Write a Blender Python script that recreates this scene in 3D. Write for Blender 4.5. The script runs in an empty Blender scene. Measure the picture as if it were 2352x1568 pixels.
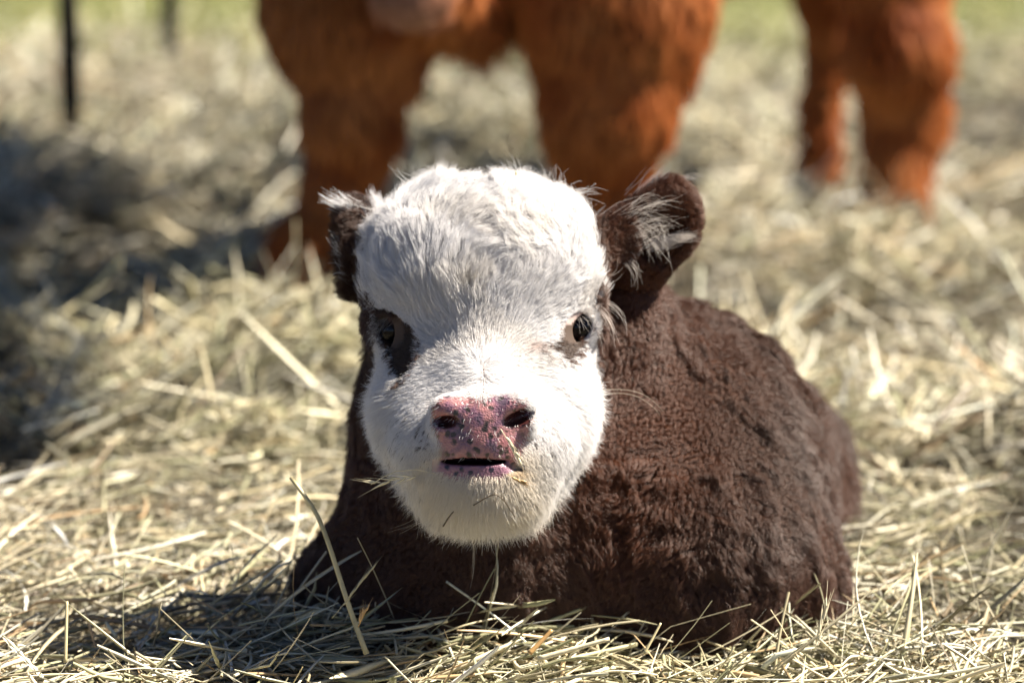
import bpy, math, random
import numpy as np
from mathutils import Vector, Matrix
from mathutils.kdtree import KDTree

SC = bpy.context.scene
rng = np.random.default_rng(7)
random.seed(7)

# ------------------------------------------------------------------ camera
W_PX, H_PX, S = 2352.0, 1568.0, 5553.0          # photo measured in a 2352 wide frame, focal length in those pixels
CAM_H = 0.64
PITCH = math.radians(11.0)
cam_d = bpy.data.cameras.new('camera'); cam = bpy.data.objects.new('camera', cam_d)
SC.collection.objects.link(cam); SC.camera = cam
cam_d.sensor_width = 36.0; cam_d.lens = 36.0 * S / W_PX
cam.location = (0, 0, CAM_H); cam.rotation_euler = (math.radians(90) - PITCH, 0, 0)
cam_d.clip_start = 0.05; cam_d.clip_end = 1000
cam_d.dof.use_dof = True; cam_d.dof.focus_distance = 1.965
cam_d.dof.aperture_fstop = cam_d.lens / 1000 / 0.026
cam_d.dof.aperture_blades = 0

# ------------------------------------------------------------------ sky and sun
SUN_EL, SUN_AZ = math.radians(51), math.radians(9)      # azimuth measured from +X (right) towards +Y (away)
w = bpy.data.worlds.new('World'); SC.world = w; w.use_nodes = True
nt = w.node_tree; bg = nt.nodes['Background']
sky = nt.nodes.new('ShaderNodeTexSky'); sky.sky_type = 'NISHITA'; sky.sun_disc = False
sky.sun_elevation = SUN_EL; sky.sun_rotation = math.radians(90) - SUN_AZ
sky.air_density = 0.35; sky.dust_density = 0.5; sky.ozone_density = 0.2; sky.altitude = 1500
nt.links.new(sky.outputs[0], bg.inputs[0]); bg.inputs[1].default_value = 0.05
sd = bpy.data.lights.new('sun', 'SUN'); sd.energy = 5.0; sd.angle = math.radians(0.5); sd.color = (1, 0.915, 0.79)
sun = bpy.data.objects.new('sun', sd); SC.collection.objects.link(sun)
sv = Vector((math.cos(SUN_EL) * math.cos(SUN_AZ), math.cos(SUN_EL) * math.sin(SUN_AZ), math.sin(SUN_EL)))
sun.rotation_euler = sv.to_track_quat('Z', 'Y').to_euler(); sun.location = (6, 3, 8)
SC.view_settings.view_transform = 'Standard'; SC.view_settings.look = 'None'
SC.view_settings.exposure = 1.78; SC.view_settings.gamma = 1
SC.cycles.max_bounces = 7; SC.cycles.diffuse_bounces = 2; SC.cycles.glossy_bounces = 2
SC.cycles.transmission_bounces = 3; SC.cycles.transparent_max_bounces = 6
SC.cycles.use_denoising = True
SC.cycles_curves.shape = 'RIBBONS'; SC.cycles_curves.subdivisions = 2

# ------------------------------------------------------------------ helpers
Fv = np.array([0, math.cos(PITCH), -math.sin(PITCH)]); Uv = np.array([1., 0, 0]); Vv = np.array([0, math.sin(PITCH), math.cos(PITCH)])
CV = np.array([0, 0, CAM_H])
D0 = 2.03
OV = CV + D0 * Fv
R3 = np.stack([Uv, Vv, -Fv], 1)                 # frame (a right, b up, c towards the viewer) -> world

def at(px, py, d):
    return CV + d * (Fv + (px - 1176) / S * Uv - (py - 784) / S * Vv)
def q(px, py, c):
    d = D0 - c
    return np.array([(px - 1176) * d / S, (784 - py) * d / S, c])
def f2w(P): return OV + P @ R3.T
def w2f(P): return (P - OV) @ R3
def proj(P):                                    # frame points -> photo pixels
    d = D0 - P[:, 2]
    return 1176 + P[:, 0] * S / d, 784 - P[:, 1] * S / d

def tag(o, label=None, cat=None, group=None, kind=None):
    if label: o['label'] = label
    if cat: o['category'] = cat
    if group: o['group'] = group
    if kind: o['kind'] = kind
    return o
def empty(name, loc=(0, 0, 0), rz=0):
    o = bpy.data.objects.new(name, None); SC.collection.objects.link(o)
    o.location = loc; o.rotation_euler = (0, 0, rz); o.empty_display_size = 0.1
    return o
def link(o, parent=None, loc=None):
    SC.collection.objects.link(o)
    if parent:
        o.parent = parent
        o.matrix_parent_inverse = Matrix.Translation(-Vector(parent.location))
    return o
def mesh_np(name, V, Fq, mat=None, parent=None, smooth=True, cols=None):
    """V (n,3), Fq (m,4) or (m,3)"""
    me = bpy.data.meshes.new(name)
    V = np.ascontiguousarray(V, dtype=np.float32); Fq = np.ascontiguousarray(Fq, dtype=np.int32)
    k = Fq.shape[1]; m = len(Fq)
    me.vertices.add(len(V)); me.vertices.foreach_set('co', V.ravel())
    me.loops.add(m * k); me.loops.foreach_set('vertex_index', Fq.ravel())
    me.polygons.add(m); me.polygons.foreach_set('loop_start', np.arange(0, m * k, k, dtype=np.int32))
    me.polygons.foreach_set('use_smooth', np.full(m, smooth))
    me.update(calc_edges=True)
    if cols is not None:
        for an, c in cols.items():
            at_ = me.color_attributes.new(an, 'FLOAT_COLOR', 'POINT')
            c4 = np.ones((len(V), 4), np.float32); c4[:, :3] = c
            at_.data.foreach_set('color', c4.ravel())
    o = bpy.data.objects.new(name, me)
    if mat: me.materials.append(mat)
    return link(o, parent)

def hash3(i, j, k, seed):
    h = (i * 374761393 + j * 668265263 + k * 2147483647 + seed * 1274126177) & 0xffffffff
    h = ((h ^ (h >> 13)) * 1274126177) & 0xffffffff
    return ((h ^ (h >> 16)) & 0xffffff) / float(0xffffff)
def vnoise(P, scale, seed=0):
    X = np.asarray(P, dtype=np.float64) * scale + 1000.0
    I = np.floor(X).astype(np.int64); f = X - I; f = f * f * (3 - 2 * f)
    r = 0
    for dx in (0, 1):
        for dy in (0, 1):
            for dz in (0, 1):
                wgt = (f[:, 0] if dx else 1 - f[:, 0]) * (f[:, 1] if dy else 1 - f[:, 1]) * (f[:, 2] if dz else 1 - f[:, 2])
                r = r + wgt * hash3(I[:, 0] + dx, I[:, 1] + dy, I[:, 2] + dz, seed)
    return r * 2 - 1
def sstep(a, b, x):
    t = np.clip((x - a) / (b - a), 0, 1); return t * t * (3 - 2 * t)
def norm(v): return v / np.maximum(np.linalg.norm(v, axis=-1, keepdims=True), 1e-9)
def lerp(a, b, t): return a + (b - a) * t
def inpoly(x, y, poly):
    r = np.zeros(x.shape, bool); n = len(poly)
    for i in range(n):
        x1, y1 = poly[i]; x2, y2 = poly[(i + 1) % n]
        if y1 == y2: continue
        c = ((y1 > y) != (y2 > y)) & (x < (x2 - x1) * (y - y1) / (y2 - y1) + x1)
        r ^= c
    return r

# ---- signed distance shapes
def rotm(rx, ry, rz):
    return np.array(Matrix.Rotation(math.radians(rz), 3, 'Z') @ Matrix.Rotation(math.radians(ry), 3, 'Y') @ Matrix.Rotation(math.radians(rx), 3, 'X'))
def ell(c, r, rot=None):
    c = np.array(c, float); r = np.array(r, float)
    M = None if rot is None else rotm(*rot)
    def f(P):
        X = P - c
        if M is not None: X = X @ M
        k0 = np.linalg.norm(X / r, axis=1); k1 = np.linalg.norm(X / (r * r), axis=1)
        return np.where(k1 > 1e-9, k0 * (k0 - 1) / np.maximum(k1, 1e-9), -r.min())
    return f
def cone(a, b, ra, rb):
    a = np.array(a, float); b = np.array(b, float); ba = b - a; L = ba @ ba
    def f(P):
        h = np.clip((P - a) @ ba / L, 0, 1)
        return np.linalg.norm(P - a - h[:, None] * ba, axis=1) - (ra + (rb - ra) * h)
    return f
def smin(a, b, k):
    h = np.clip(0.5 + 0.5 * (b - a) / k, 0, 1); return b + (a - b) * h - k * h * (1 - h)
def smax(a, b, k): return -smin(-a, -b, k)
def build_sdf(items):
    """items: list of (op, shape, k) with op '+' or '-'"""
    def f(P):
        d = None
        for op, s, k in items:
            v = s(P)
            if d is None: d = v
            elif op == '+': d = smin(d, v, k)
            else: d = smax(d, -v, k)
        return d
    return f
def field(sdf, xs, ys, zs, B=12):
    F = np.empty((len(xs), len(ys), len(zs)), np.float32)
    for i in range(0, len(xs), B):
        for j in range(0, len(ys), B):
            bi = xs[i:i + B]; bj = ys[j:j + B]
            ks = list(range(0, len(zs), B))
            cen = np.array([[(bi[0] + bi[-1]) / 2, (bj[0] + bj[-1]) / 2, (zs[k] + zs[min(k + B, len(zs)) - 1]) / 2] for k in ks])
            fc = sdf(cen)
            for t, k in enumerate(ks):
                bk = zs[k:k + B]
                hd = 0.5 * math.sqrt((bi[-1] - bi[0]) ** 2 + (bj[-1] - bj[0]) ** 2 + (bk[-1] - bk[0]) ** 2)
                if abs(fc[t]) > 1.4 * hd + 0.02:
                    F[i:i + B, j:j + B, k:k + B] = fc[t]
                else:
                    g = np.stack(np.meshgrid(bi, bj, bk, indexing='ij'), -1).reshape(-1, 3)
                    F[i:i + B, j:j + B, k:k + B] = sdf(g).reshape(len(bi), len(bj), len(bk))
    return F
def surface(sdf, xs, ys, zs):
    F = field(sdf, xs, ys, zs)
    I = F < 0
    n = np.array(F.shape) - 1
    cnt = np.zeros(tuple(n), np.int8)
    for dx in (0, 1):
        for dy in (0, 1):
            for dz in (0, 1):
                cnt += I[dx:n[0] + dx, dy:n[1] + dy, dz:n[2] + dz]
    idx = np.argwhere((cnt > 0) & (cnt < 8))
    ids = np.full(tuple(n), -1, np.int32); ids[idx[:, 0], idx[:, 1], idx[:, 2]] = np.arange(len(idx))
    acc = np.zeros((len(idx), 3)); num = np.zeros(len(idx))
    cs = [(a, b, c) for a in (0, 1) for b in (0, 1) for c in (0, 1)]
    for p in cs:
        for ax in range(3):
            if p[ax] == 1: continue
            r = list(p); r[ax] = 1
            ia = idx + np.array(p); ib = idx + np.array(r)
            fa = F[ia[:, 0], ia[:, 1], ia[:, 2]]; fb = F[ib[:, 0], ib[:, 1], ib[:, 2]]
            m = (fa < 0) != (fb < 0)
            t = np.where(m, fa / np.where(m, fa - fb, 1), 0)
            pa = np.stack([xs[ia[:, 0]], ys[ia[:, 1]], zs[ia[:, 2]]], 1); pb = np.stack([xs[ib[:, 0]], ys[ib[:, 1]], zs[ib[:, 2]]], 1)
            acc += np.where(m[:, None], pa + (pb - pa) * t[:, None], 0); num += m
    V = acc / num[:, None]
    quads = []
    for ax in range(3):
        o1, o2 = [(1, 2), (2, 0), (0, 1)][ax]
        sl0 = [slice(None)] * 3; sl1 = [slice(None)] * 3
        sl0[ax] = slice(0, -1); sl1[ax] = slice(1, None)
        for o in (o1, o2): sl0[o] = slice(1, -1); sl1[o] = slice(1, -1)
        A = I[tuple(sl0)]; Bq = I[tuple(sl1)]
        e = np.argwhere(A != Bq)
        if not len(e): continue
        flip = A[e[:, 0], e[:, 1], e[:, 2]]
        base = e.copy(); base[:, o1] += 1; base[:, o2] += 1
        def cid(d1, d2):
            b = base.copy(); b[:, o1] -= d1; b[:, o2] -= d2
            return ids[b[:, 0], b[:, 1], b[:, 2]]
        qd = np.stack([cid(1, 1), cid(0, 1), cid(0, 0), cid(1, 0)], 1)
        qd[~flip] = qd[~flip][:, ::-1]
        quads.append(qd)
    Q = np.concatenate(quads); Q = Q[(Q >= 0).all(1)]
    return V, Q
def grad(sdf, P, e=0.0015):
    out = np.empty_like(P)
    for i in range(0, len(P), 60000):
        p = P[i:i + 60000]; g = []
        for ax in range(3):
            d = np.zeros(3); d[ax] = e
            g.append(sdf(p + d) - sdf(p - d))
        out[i:i + 60000] = np.stack(g, 1)
    return norm(out)
def vnormals(V, Q):
    n = np.cross(V[Q[:, 2]] - V[Q[:, 0]], V[Q[:, 3]] - V[Q[:, 1]])
    N = np.zeros_like(V)
    for k in range(4): 
        for ax in range(3): N[:, ax] += np.bincount(Q[:, k], n[:, ax], len(V))
    return norm(N)
def scatter(V, Q, N, dens, r):
    """roots on the surface; dens(facecentres) = hairs per square metre"""
    c = V[Q].mean(1)
    A = 0.5 * np.linalg.norm(np.cross(V[Q[:, 2]] - V[Q[:, 0]], V[Q[:, 3]] - V[Q[:, 1]]), axis=1)
    fn = norm(np.cross(V[Q[:, 2]] - V[Q[:, 0]], V[Q[:, 3]] - V[Q[:, 1]]))
    lam = A * dens(c, fn)
    k = np.floor(lam + r.random(len(lam))).astype(int)
    f = np.repeat(np.arange(len(Q)), k)
    u = r.random((len(f), 1)); v = r.random((len(f), 1)); q4 = Q[f]
    bil = lambda X: (X[q4[:, 0]] * (1 - u) + X[q4[:, 1]] * u) * (1 - v) + (X[q4[:, 3]] * (1 - u) + X[q4[:, 2]] * u) * v
    return bil(V), norm(bil(N))

# ---- materials
def mat_new(name):
    m = bpy.data.materials.new(name); m.use_nodes = True
    return m, m.node_tree, m.node_tree.nodes['Principled BSDF']
def attr_mat(name, attr='Col', rough=0.5, spec=0.3, transl=0.0, sheen=0):
    m, t, b = mat_new(name)
    a = t.nodes.new('ShaderNodeAttribute'); a.attribute_name = attr
    t.links.new(a.outputs['Color'], b.inputs['Base Color'])
    b.inputs['Roughness'].default_value = rough; b.inputs['Specular IOR Level'].default_value = spec
    if transl:
        tr = t.nodes.new('ShaderNodeBsdfTranslucent'); mx = t.nodes.new('ShaderNodeMixShader'); mx.inputs[0].default_value = transl
        t.links.new(a.outputs['Color'], tr.inputs['Color'])
        t.links.new(b.outputs[0], mx.inputs[1]); t.links.new(tr.outputs[0], mx.inputs[2])
        t.links.new(mx.outputs[0], t.nodes['Material Output'].inputs[0])
    return m
def flat_mat(name, col, rough=0.6, spec=0.3, noise=0.0, nscale=40):
    m, t, b = mat_new(name)
    b.inputs['Roughness'].default_value = rough; b.inputs['Specular IOR Level'].default_value = spec
    b.inputs['Base Color'].default_value = (*col, 1)
    if noise:
        tc = t.nodes.new('ShaderNodeTexCoord'); n = t.nodes.new('ShaderNodeTexNoise'); n.inputs['Scale'].default_value = nscale; n.inputs['Detail'].default_value = 6
        r = t.nodes.new('ShaderNodeValToRGB')
        r.color_ramp.elements[0].position = 0.3; r.color_ramp.elements[1].position = 0.7
        r.color_ramp.elements[0].color = (*[c * (1 - noise) for c in col], 1); r.color_ramp.elements[1].color = (*[min(1, c * (1 + noise)) for c in col], 1)
        t.links.new(tc.outputs['Object'], n.inputs['Vector']); t.links.new(n.outputs['Fac'], r.inputs[0]); t.links.new(r.outputs[0], b.inputs['Base Color'])
    return m

# ---- hair
def fur(name, root, nrm, tang, L, rise, colr, colt, rad, mat, parent, npt=6, clump=None, cstr=0.5, curl=0.0, cfreq=2.0, toworld=True, droop=0.0):
    n = len(root); t = np.linspace(0, 1, npt)
    L = np.broadcast_to(L, (n,)).astype(float); rise = np.broadcast_to(rise, (n,)).astype(float)
    nn = nrm[:, None, :]; tt = tang[:, None, :]; T = t[None, :, None]
    P = root[:, None, :] + L[:, None, None] * (nn * rise[:, None, None] * (1.5 * T - 0.7 * T * T) + tt * np.sqrt(np.maximum(0, 1 - rise ** 2))[:, None, None] * (0.5 * T + 0.5 * T * T))
    curl = np.broadcast_to(curl, (n,)).astype(float)
    if clump is not None:
        ci = rng.permutation(n)[:max(8, int(n / clump))]
        kd = KDTree(len(ci))
        for i, c in enumerate(ci): kd.insert(root[c], i)
        kd.balance()
        near = np.array([kd.find(p)[1] for p in root]); g = ci[near]
        ph = (g * 2.399) % 6.283
        wv = (np.broadcast_to(cstr, (n,))[:, None, None] * T ** 1.3)
        P = P * (1 - wv) + P[g] * wv
    else: ph = rng.random(n) * 6.283
    ph = ph + rng.normal(0, 0.5, n)
    bt = np.cross(nrm, tang)
    ang = ph[:, None] + cfreq * 6.283 * t[None, :]
    amp = (curl[:, None] * t[None, :])[:, :, None]
    P = P + amp * (np.cos(ang)[:, :, None] * bt[:, None, :] + np.sin(ang)[:, :, None] * (0.6 * nn + 0.6 * tt))
    if droop: P[:, :, 2] -= droop * (L[:, None] * t[None, :] ** 2)
    if toworld: P = f2w(P.reshape(-1, 3)).reshape(n, npt, 3)
    cu = bpy.data.hair_curves.new(name); cu.add_curves([npt] * n)
    cu.attributes['position'].data.foreach_set('vector', P.astype(np.float32).ravel())
    ra = cu.attributes.get('radius') or cu.attributes.new('radius', 'FLOAT', 'POINT')
    rr = np.broadcast_to(rad, (n,))[:, None] * (1 - 0.85 * t[None, :] ** 1.5)
    ra.data.foreach_set('value', rr.astype(np.float32).ravel())
    ca = cu.attributes.new('Col', 'FLOAT_COLOR', 'POINT')
    C = np.ones((n, npt, 4), np.float32)
    C[:, :, :3] = colr[:, None, :] * (1 - T) + colt[:, None, :] * T
    ca.data.foreach_set('color', C.ravel())
    cu.materials.append(mat)
    o = bpy.data.objects.new(name, cu)
    return link(o, parent)

M_fur_white = attr_mat('white_fur', rough=0.5, spec=0.3, transl=0.36)
M_fur_brown = attr_mat('brown_fur', rough=0.42, spec=0.5, transl=0.04)
M_straw = attr_mat('straw', rough=0.36, spec=0.6, transl=0.12)

# ------------------------------------------------------------------ ground
def gh(x, y):
    P = np.stack([np.ravel(x), np.ravel(y), np.zeros(np.size(x))], 1)
    h = 0.030 * vnoise(P, 2.4, 1) + 0.020 * vnoise(P, 6.0, 2) + 0.010 * vnoise(P, 15.0, 3)
    yy = P[:, 1]; xx = P[:, 0]
    k = 1 - sstep(9, 12, yy)
    h = h * k * (0.45 + 1.05 * sstep(2.2, 3.4, yy) * (1 - .55 * np.exp(-((yy - 3.8) / .45) ** 2 - ((xx + .25) / .35) ** 2))) - (.052 + .042 * sstep(2.4, 3.4, yy)) * k
    return h.reshape(np.shape(x))
xs = np.concatenate([[-200, -60, -20, -8], np.arange(-4, 4.01, 0.05), [8, 20, 60, 200]])
ys = np.concatenate([[-100, -20, -4, 0], np.arange(1.0, 12, 0.05), [13, 15, 20, 40, 90, 300]])
GX, GY = np.meshgrid(xs, ys, indexing='ij'); GZ = gh(GX, GY) - 0.008
nx, ny = GX.shape; I = np.arange(nx * ny).reshape(nx, ny)
gq = np.stack([I[:-1, :-1].ravel(), I[1:, :-1].ravel(), I[1:, 1:].ravel(), I[:-1, 1:].ravel()], 1)
gm, t, b = mat_new('bedding_ground')
geo = t.nodes.new('ShaderNodeNewGeometry'); sep = t.nodes.new('ShaderNodeSeparateXYZ'); t.links.new(geo.outputs['Position'], sep.inputs[0])
n1 = t.nodes.new('ShaderNodeTexNoise'); n1.inputs['Scale'].default_value = 90; n1.inputs['Detail'].default_value = 5
n2 = t.nodes.new('ShaderNodeTexNoise'); n2.inputs['Scale'].default_value = 2.2; n2.inputs['Detail'].default_value = 3
t.links.new(geo.outputs['Position'], n1.inputs['Vector']); t.links.new(geo.outputs['Position'], n2.inputs['Vector'])
r1 = t.nodes.new('ShaderNodeValToRGB'); r1.color_ramp.elements[0].color = (0.018, 0.014, 0.008, 1); r1.color_ramp.elements[1].color = (0.10, 0.08, 0.045, 1)
r1.color_ramp.elements[0].position = .35; r1.color_ramp.elements[1].position = .68
t.links.new(n1.outputs['Fac'], r1.inputs[0])
r2 = t.nodes.new('ShaderNodeValToRGB'); r2.color_ramp.elements[0].color = (0.10, 0.12, 0.035, 1); r2.color_ramp.elements[1].color = (0.24, 0.23, 0.09, 1)
t.links.new(n2.outputs['Fac'], r2.inputs[0])
ad = t.nodes.new('ShaderNodeMath'); ad.operation = 'MULTIPLY_ADD'; t.links.new(n2.outputs['Fac'], ad.inputs[0]); ad.inputs[1].default_value = 2.0; t.links.new(sep.outputs['Y'], ad.inputs[2])
mr = t.nodes.new('ShaderNodeMapRange'); mr.inputs['From Min'].default_value = 9.6; mr.inputs['From Max'].default_value = 11.2
t.links.new(ad.outputs[0], mr.inputs['Value'])
mx = t.nodes.new('ShaderNodeMixRGB'); t.links.new(mr.outputs[0], mx.inputs[0]); t.links.new(r1.outputs[0], mx.inputs[1]); t.links.new(r2.outputs[0], mx.inputs[2])
t.links.new(mx.outputs[0], b.inputs['Base Color']); b.inputs['Roughness'].default_value = 0.9
bp = t.nodes.new('ShaderNodeBump'); bp.inputs['Strength'].default_value = 0.6; bp.inputs['Distance'].default_value = 0.02
t.links.new(n1.outputs['Fac'], bp.inputs['Height']); t.links.new(bp.outputs[0], b.inputs['Normal'])
g = mesh_np('ground', np.stack([GX.ravel(), GY.ravel(), GZ.ravel()], 1), gq, gm); tag(g, kind='structure')

# ------------------------------------------------------------------ straw bedding
PAL = np.array([[.66, .57, .37], [.76, .68, .48], [.58, .49, .29], [.44, .41, .24], [.34, .33, .18], [.48, .32, .16], [.55, .52, .40], [.26, .18, .10], [.80, .74, .58]])
PAL = lerp(PAL, PAL.mean(1, keepdims=True), .14)
PW = np.array([.20, .16, .15, .13, .09, .06, .11, .03, .07])
def strips(P0, D, L, Wd, bend, nseg, cols, tube, r):
    """bent stalks: P0 centre, D unit direction, returns verts, quads, colours"""
    n = len(P0); t = np.linspace(-.5, .5, nseg + 1)
    side = norm(np.cross(D, np.array([0, 0, 1.0]) + r.normal(0, .25, (n, 3)))); up = np.cross(side, D)
    bd = norm(side * r.normal(0, 1, (n, 1)) + up * r.normal(0, .7, (n, 1)))
    T = t[None, :, None]
    C = P0[:, None, :] + D[:, None, :] * L[:, None, None] * T + bd[:, None, :] * (bend * L)[:, None, None] * (0.25 - T * T) * 2
    kink = (r.random(n) < .25)[:, None, None] * norm(r.normal(0, 1, (n, 3)))[:, None, :] * L[:, None, None] * .22
    kp = r.uniform(-.25, .25, n)[:, None, None]
    C = C + kink * np.maximum(0, T - kp) * 2
    tw = r.uniform(0, 6.28, n)[:, None] + r.normal(0, .9, n)[:, None] * t[None, :] * 2
    a = np.cos(tw)[:, :, None] * side[:, None, :] + np.sin(tw)[:, :, None] * up[:, None, :]
    c = -np.sin(tw)[:, :, None] * side[:, None, :] + np.cos(tw)[:, :, None] * up[:, None, :]
    taper = np.where(tube[:, None], 1, np.clip(1.25 - np.abs(t[None, :] * 2) ** 2 * (0.6 + .5 * r.random((n, 1))), .12, 1))
    wv = (Wd[:, None] * .5 * taper)[:, :, None]
    flat = np.where(tube, 1.0, .22)[:, None, None]
    ring = [C + a * wv, C + c * wv * flat, C - a * wv, C - c * wv * np.where(tube, 1.0, -.10)[:, None, None]]
    V = np.stack(ring, 2)                        # n, seg+1, 4, 3
    idx = np.arange(n * (nseg + 1) * 4).reshape(n, nseg + 1, 4)
    Q = []
    for k in range(4):
        k2 = (k + 1) % 4
        Q.append(np.stack([idx[:, :-1, k], idx[:, :-1, k2], idx[:, 1:, k2], idx[:, 1:, k]], -1).reshape(-1, 4))
    col = np.repeat(cols[:, None, :], (nseg + 1) * 4, 1).reshape(-1, 3)
    return V.reshape(-1, 3), np.concatenate(Q), col
def straw_batch(n, y0, y1, Lr, Wr, lift, steep, nseg, r, xlim=None, green=0.0):
    y = np.exp(r.uniform(math.log(y0), math.log(y1), n))
    if xlim is None:
        hw = 0.235 * y + 0.30; x = r.uniform(-1, 1, n) * hw
    else: x = r.uniform(xlim[0], xlim[1], n)
    L = r.uniform(Lr[0], Lr[1], n) ** 1; W_ = r.uniform(Wr[0], Wr[1], n) * np.where(r.random(n) < .15, 1.6, 1)
    # clumps share a direction
    P2 = np.stack([x, y, np.zeros(n)], 1)
    az = 3.1 * vnoise(P2, 3.0, 11) + r.normal(0, 1.0, n) + np.where(r.random(n) < .3, r.uniform(0, 3.14, n), 0)
    el = np.abs(r.normal(0, 1, n)) * math.radians(steep) + np.where(r.random(n) < .035, math.radians(35), 0)
    D = np.stack([np.cos(az) * np.cos(el), np.sin(az) * np.cos(el), np.sin(el)], 1)
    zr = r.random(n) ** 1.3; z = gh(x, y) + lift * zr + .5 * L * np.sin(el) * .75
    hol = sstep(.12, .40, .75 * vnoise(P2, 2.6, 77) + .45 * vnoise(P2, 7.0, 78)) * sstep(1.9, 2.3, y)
    ci = r.choice(len(PAL), n, p=PW); col = PAL[ci] * r.uniform(.45, 1.25, (n, 1))
    patch = vnoise(P2, 1.3, 5)[:, None]; grn = np.array([.30, .32, .13])
    col = lerp(col, grn * r.uniform(.6, 1.3, (n, 1)), np.clip(.06 + .28 * patch + green, 0, .6))
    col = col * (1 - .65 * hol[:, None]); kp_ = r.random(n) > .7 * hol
    col = col * lerp(.30, 1.30, np.clip(zr + .6 * np.sin(el), 0, 1) ** .8)[:, None]  # low straws darker, upper ones lighter: shade within the pile put into the colour
    tube = r.random(n) < .42
    x, y, z, D, L, W_, col, tube = (a_[kp_] for a_ in (x, y, z, D, L, W_, col, tube)); n = len(x)
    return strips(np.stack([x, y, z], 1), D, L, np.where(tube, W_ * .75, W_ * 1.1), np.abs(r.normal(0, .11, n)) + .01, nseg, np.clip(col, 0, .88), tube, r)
def merge(parts):
    V, Q, C = [], [], []; o = 0
    for v, qd, c in parts: V.append(v); Q.append(qd + o); C.append(c); o += len(v)
    return np.concatenate(V), np.concatenate(Q), np.concatenate(C)
r = np.random.default_rng(21)
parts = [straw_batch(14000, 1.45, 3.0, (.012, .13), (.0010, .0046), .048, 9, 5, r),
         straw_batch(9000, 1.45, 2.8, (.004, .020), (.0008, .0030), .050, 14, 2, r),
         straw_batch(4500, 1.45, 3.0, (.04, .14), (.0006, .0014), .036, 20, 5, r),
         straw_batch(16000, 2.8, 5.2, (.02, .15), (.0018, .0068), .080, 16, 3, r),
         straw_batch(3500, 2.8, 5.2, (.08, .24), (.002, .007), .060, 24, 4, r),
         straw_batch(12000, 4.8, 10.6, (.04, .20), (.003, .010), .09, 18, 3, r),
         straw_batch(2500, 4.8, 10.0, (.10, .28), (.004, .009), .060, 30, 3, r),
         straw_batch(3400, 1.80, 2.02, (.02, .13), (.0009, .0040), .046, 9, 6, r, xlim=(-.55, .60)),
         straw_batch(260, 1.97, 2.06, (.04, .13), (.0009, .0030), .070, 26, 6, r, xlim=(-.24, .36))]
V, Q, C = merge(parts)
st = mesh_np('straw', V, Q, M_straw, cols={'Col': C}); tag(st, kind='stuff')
# grass at the back
parts = []
n = 9000; y = r.uniform(8.8, 15, n); x = r.uniform(-1, 1, n) * (.235 * y + .6)
az = r.uniform(0, 6.28, n); el = r.uniform(.9, 1.5, n); L = r.uniform(.05, .13, n)
D = np.stack([np.cos(az) * np.cos(el), np.sin(az) * np.cos(el), np.sin(el)], 1)
col = np.array([[.16, .19, .05]]) * r.uniform(.6, 1.5, (n, 1)) + np.array([[.10, .07, .02]]) * r.random((n, 1))
v = strips(np.stack([x, y, gh(x, y) + L * .4], 1), D, L, r.uniform(.004, .009, n), np.full(n, .12), 3, col, np.zeros(n, bool), r)
gr = mesh_np('grass', v[0], v[1], M_straw, cols={'Col': v[2]}); tag(gr, kind='stuff')

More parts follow.
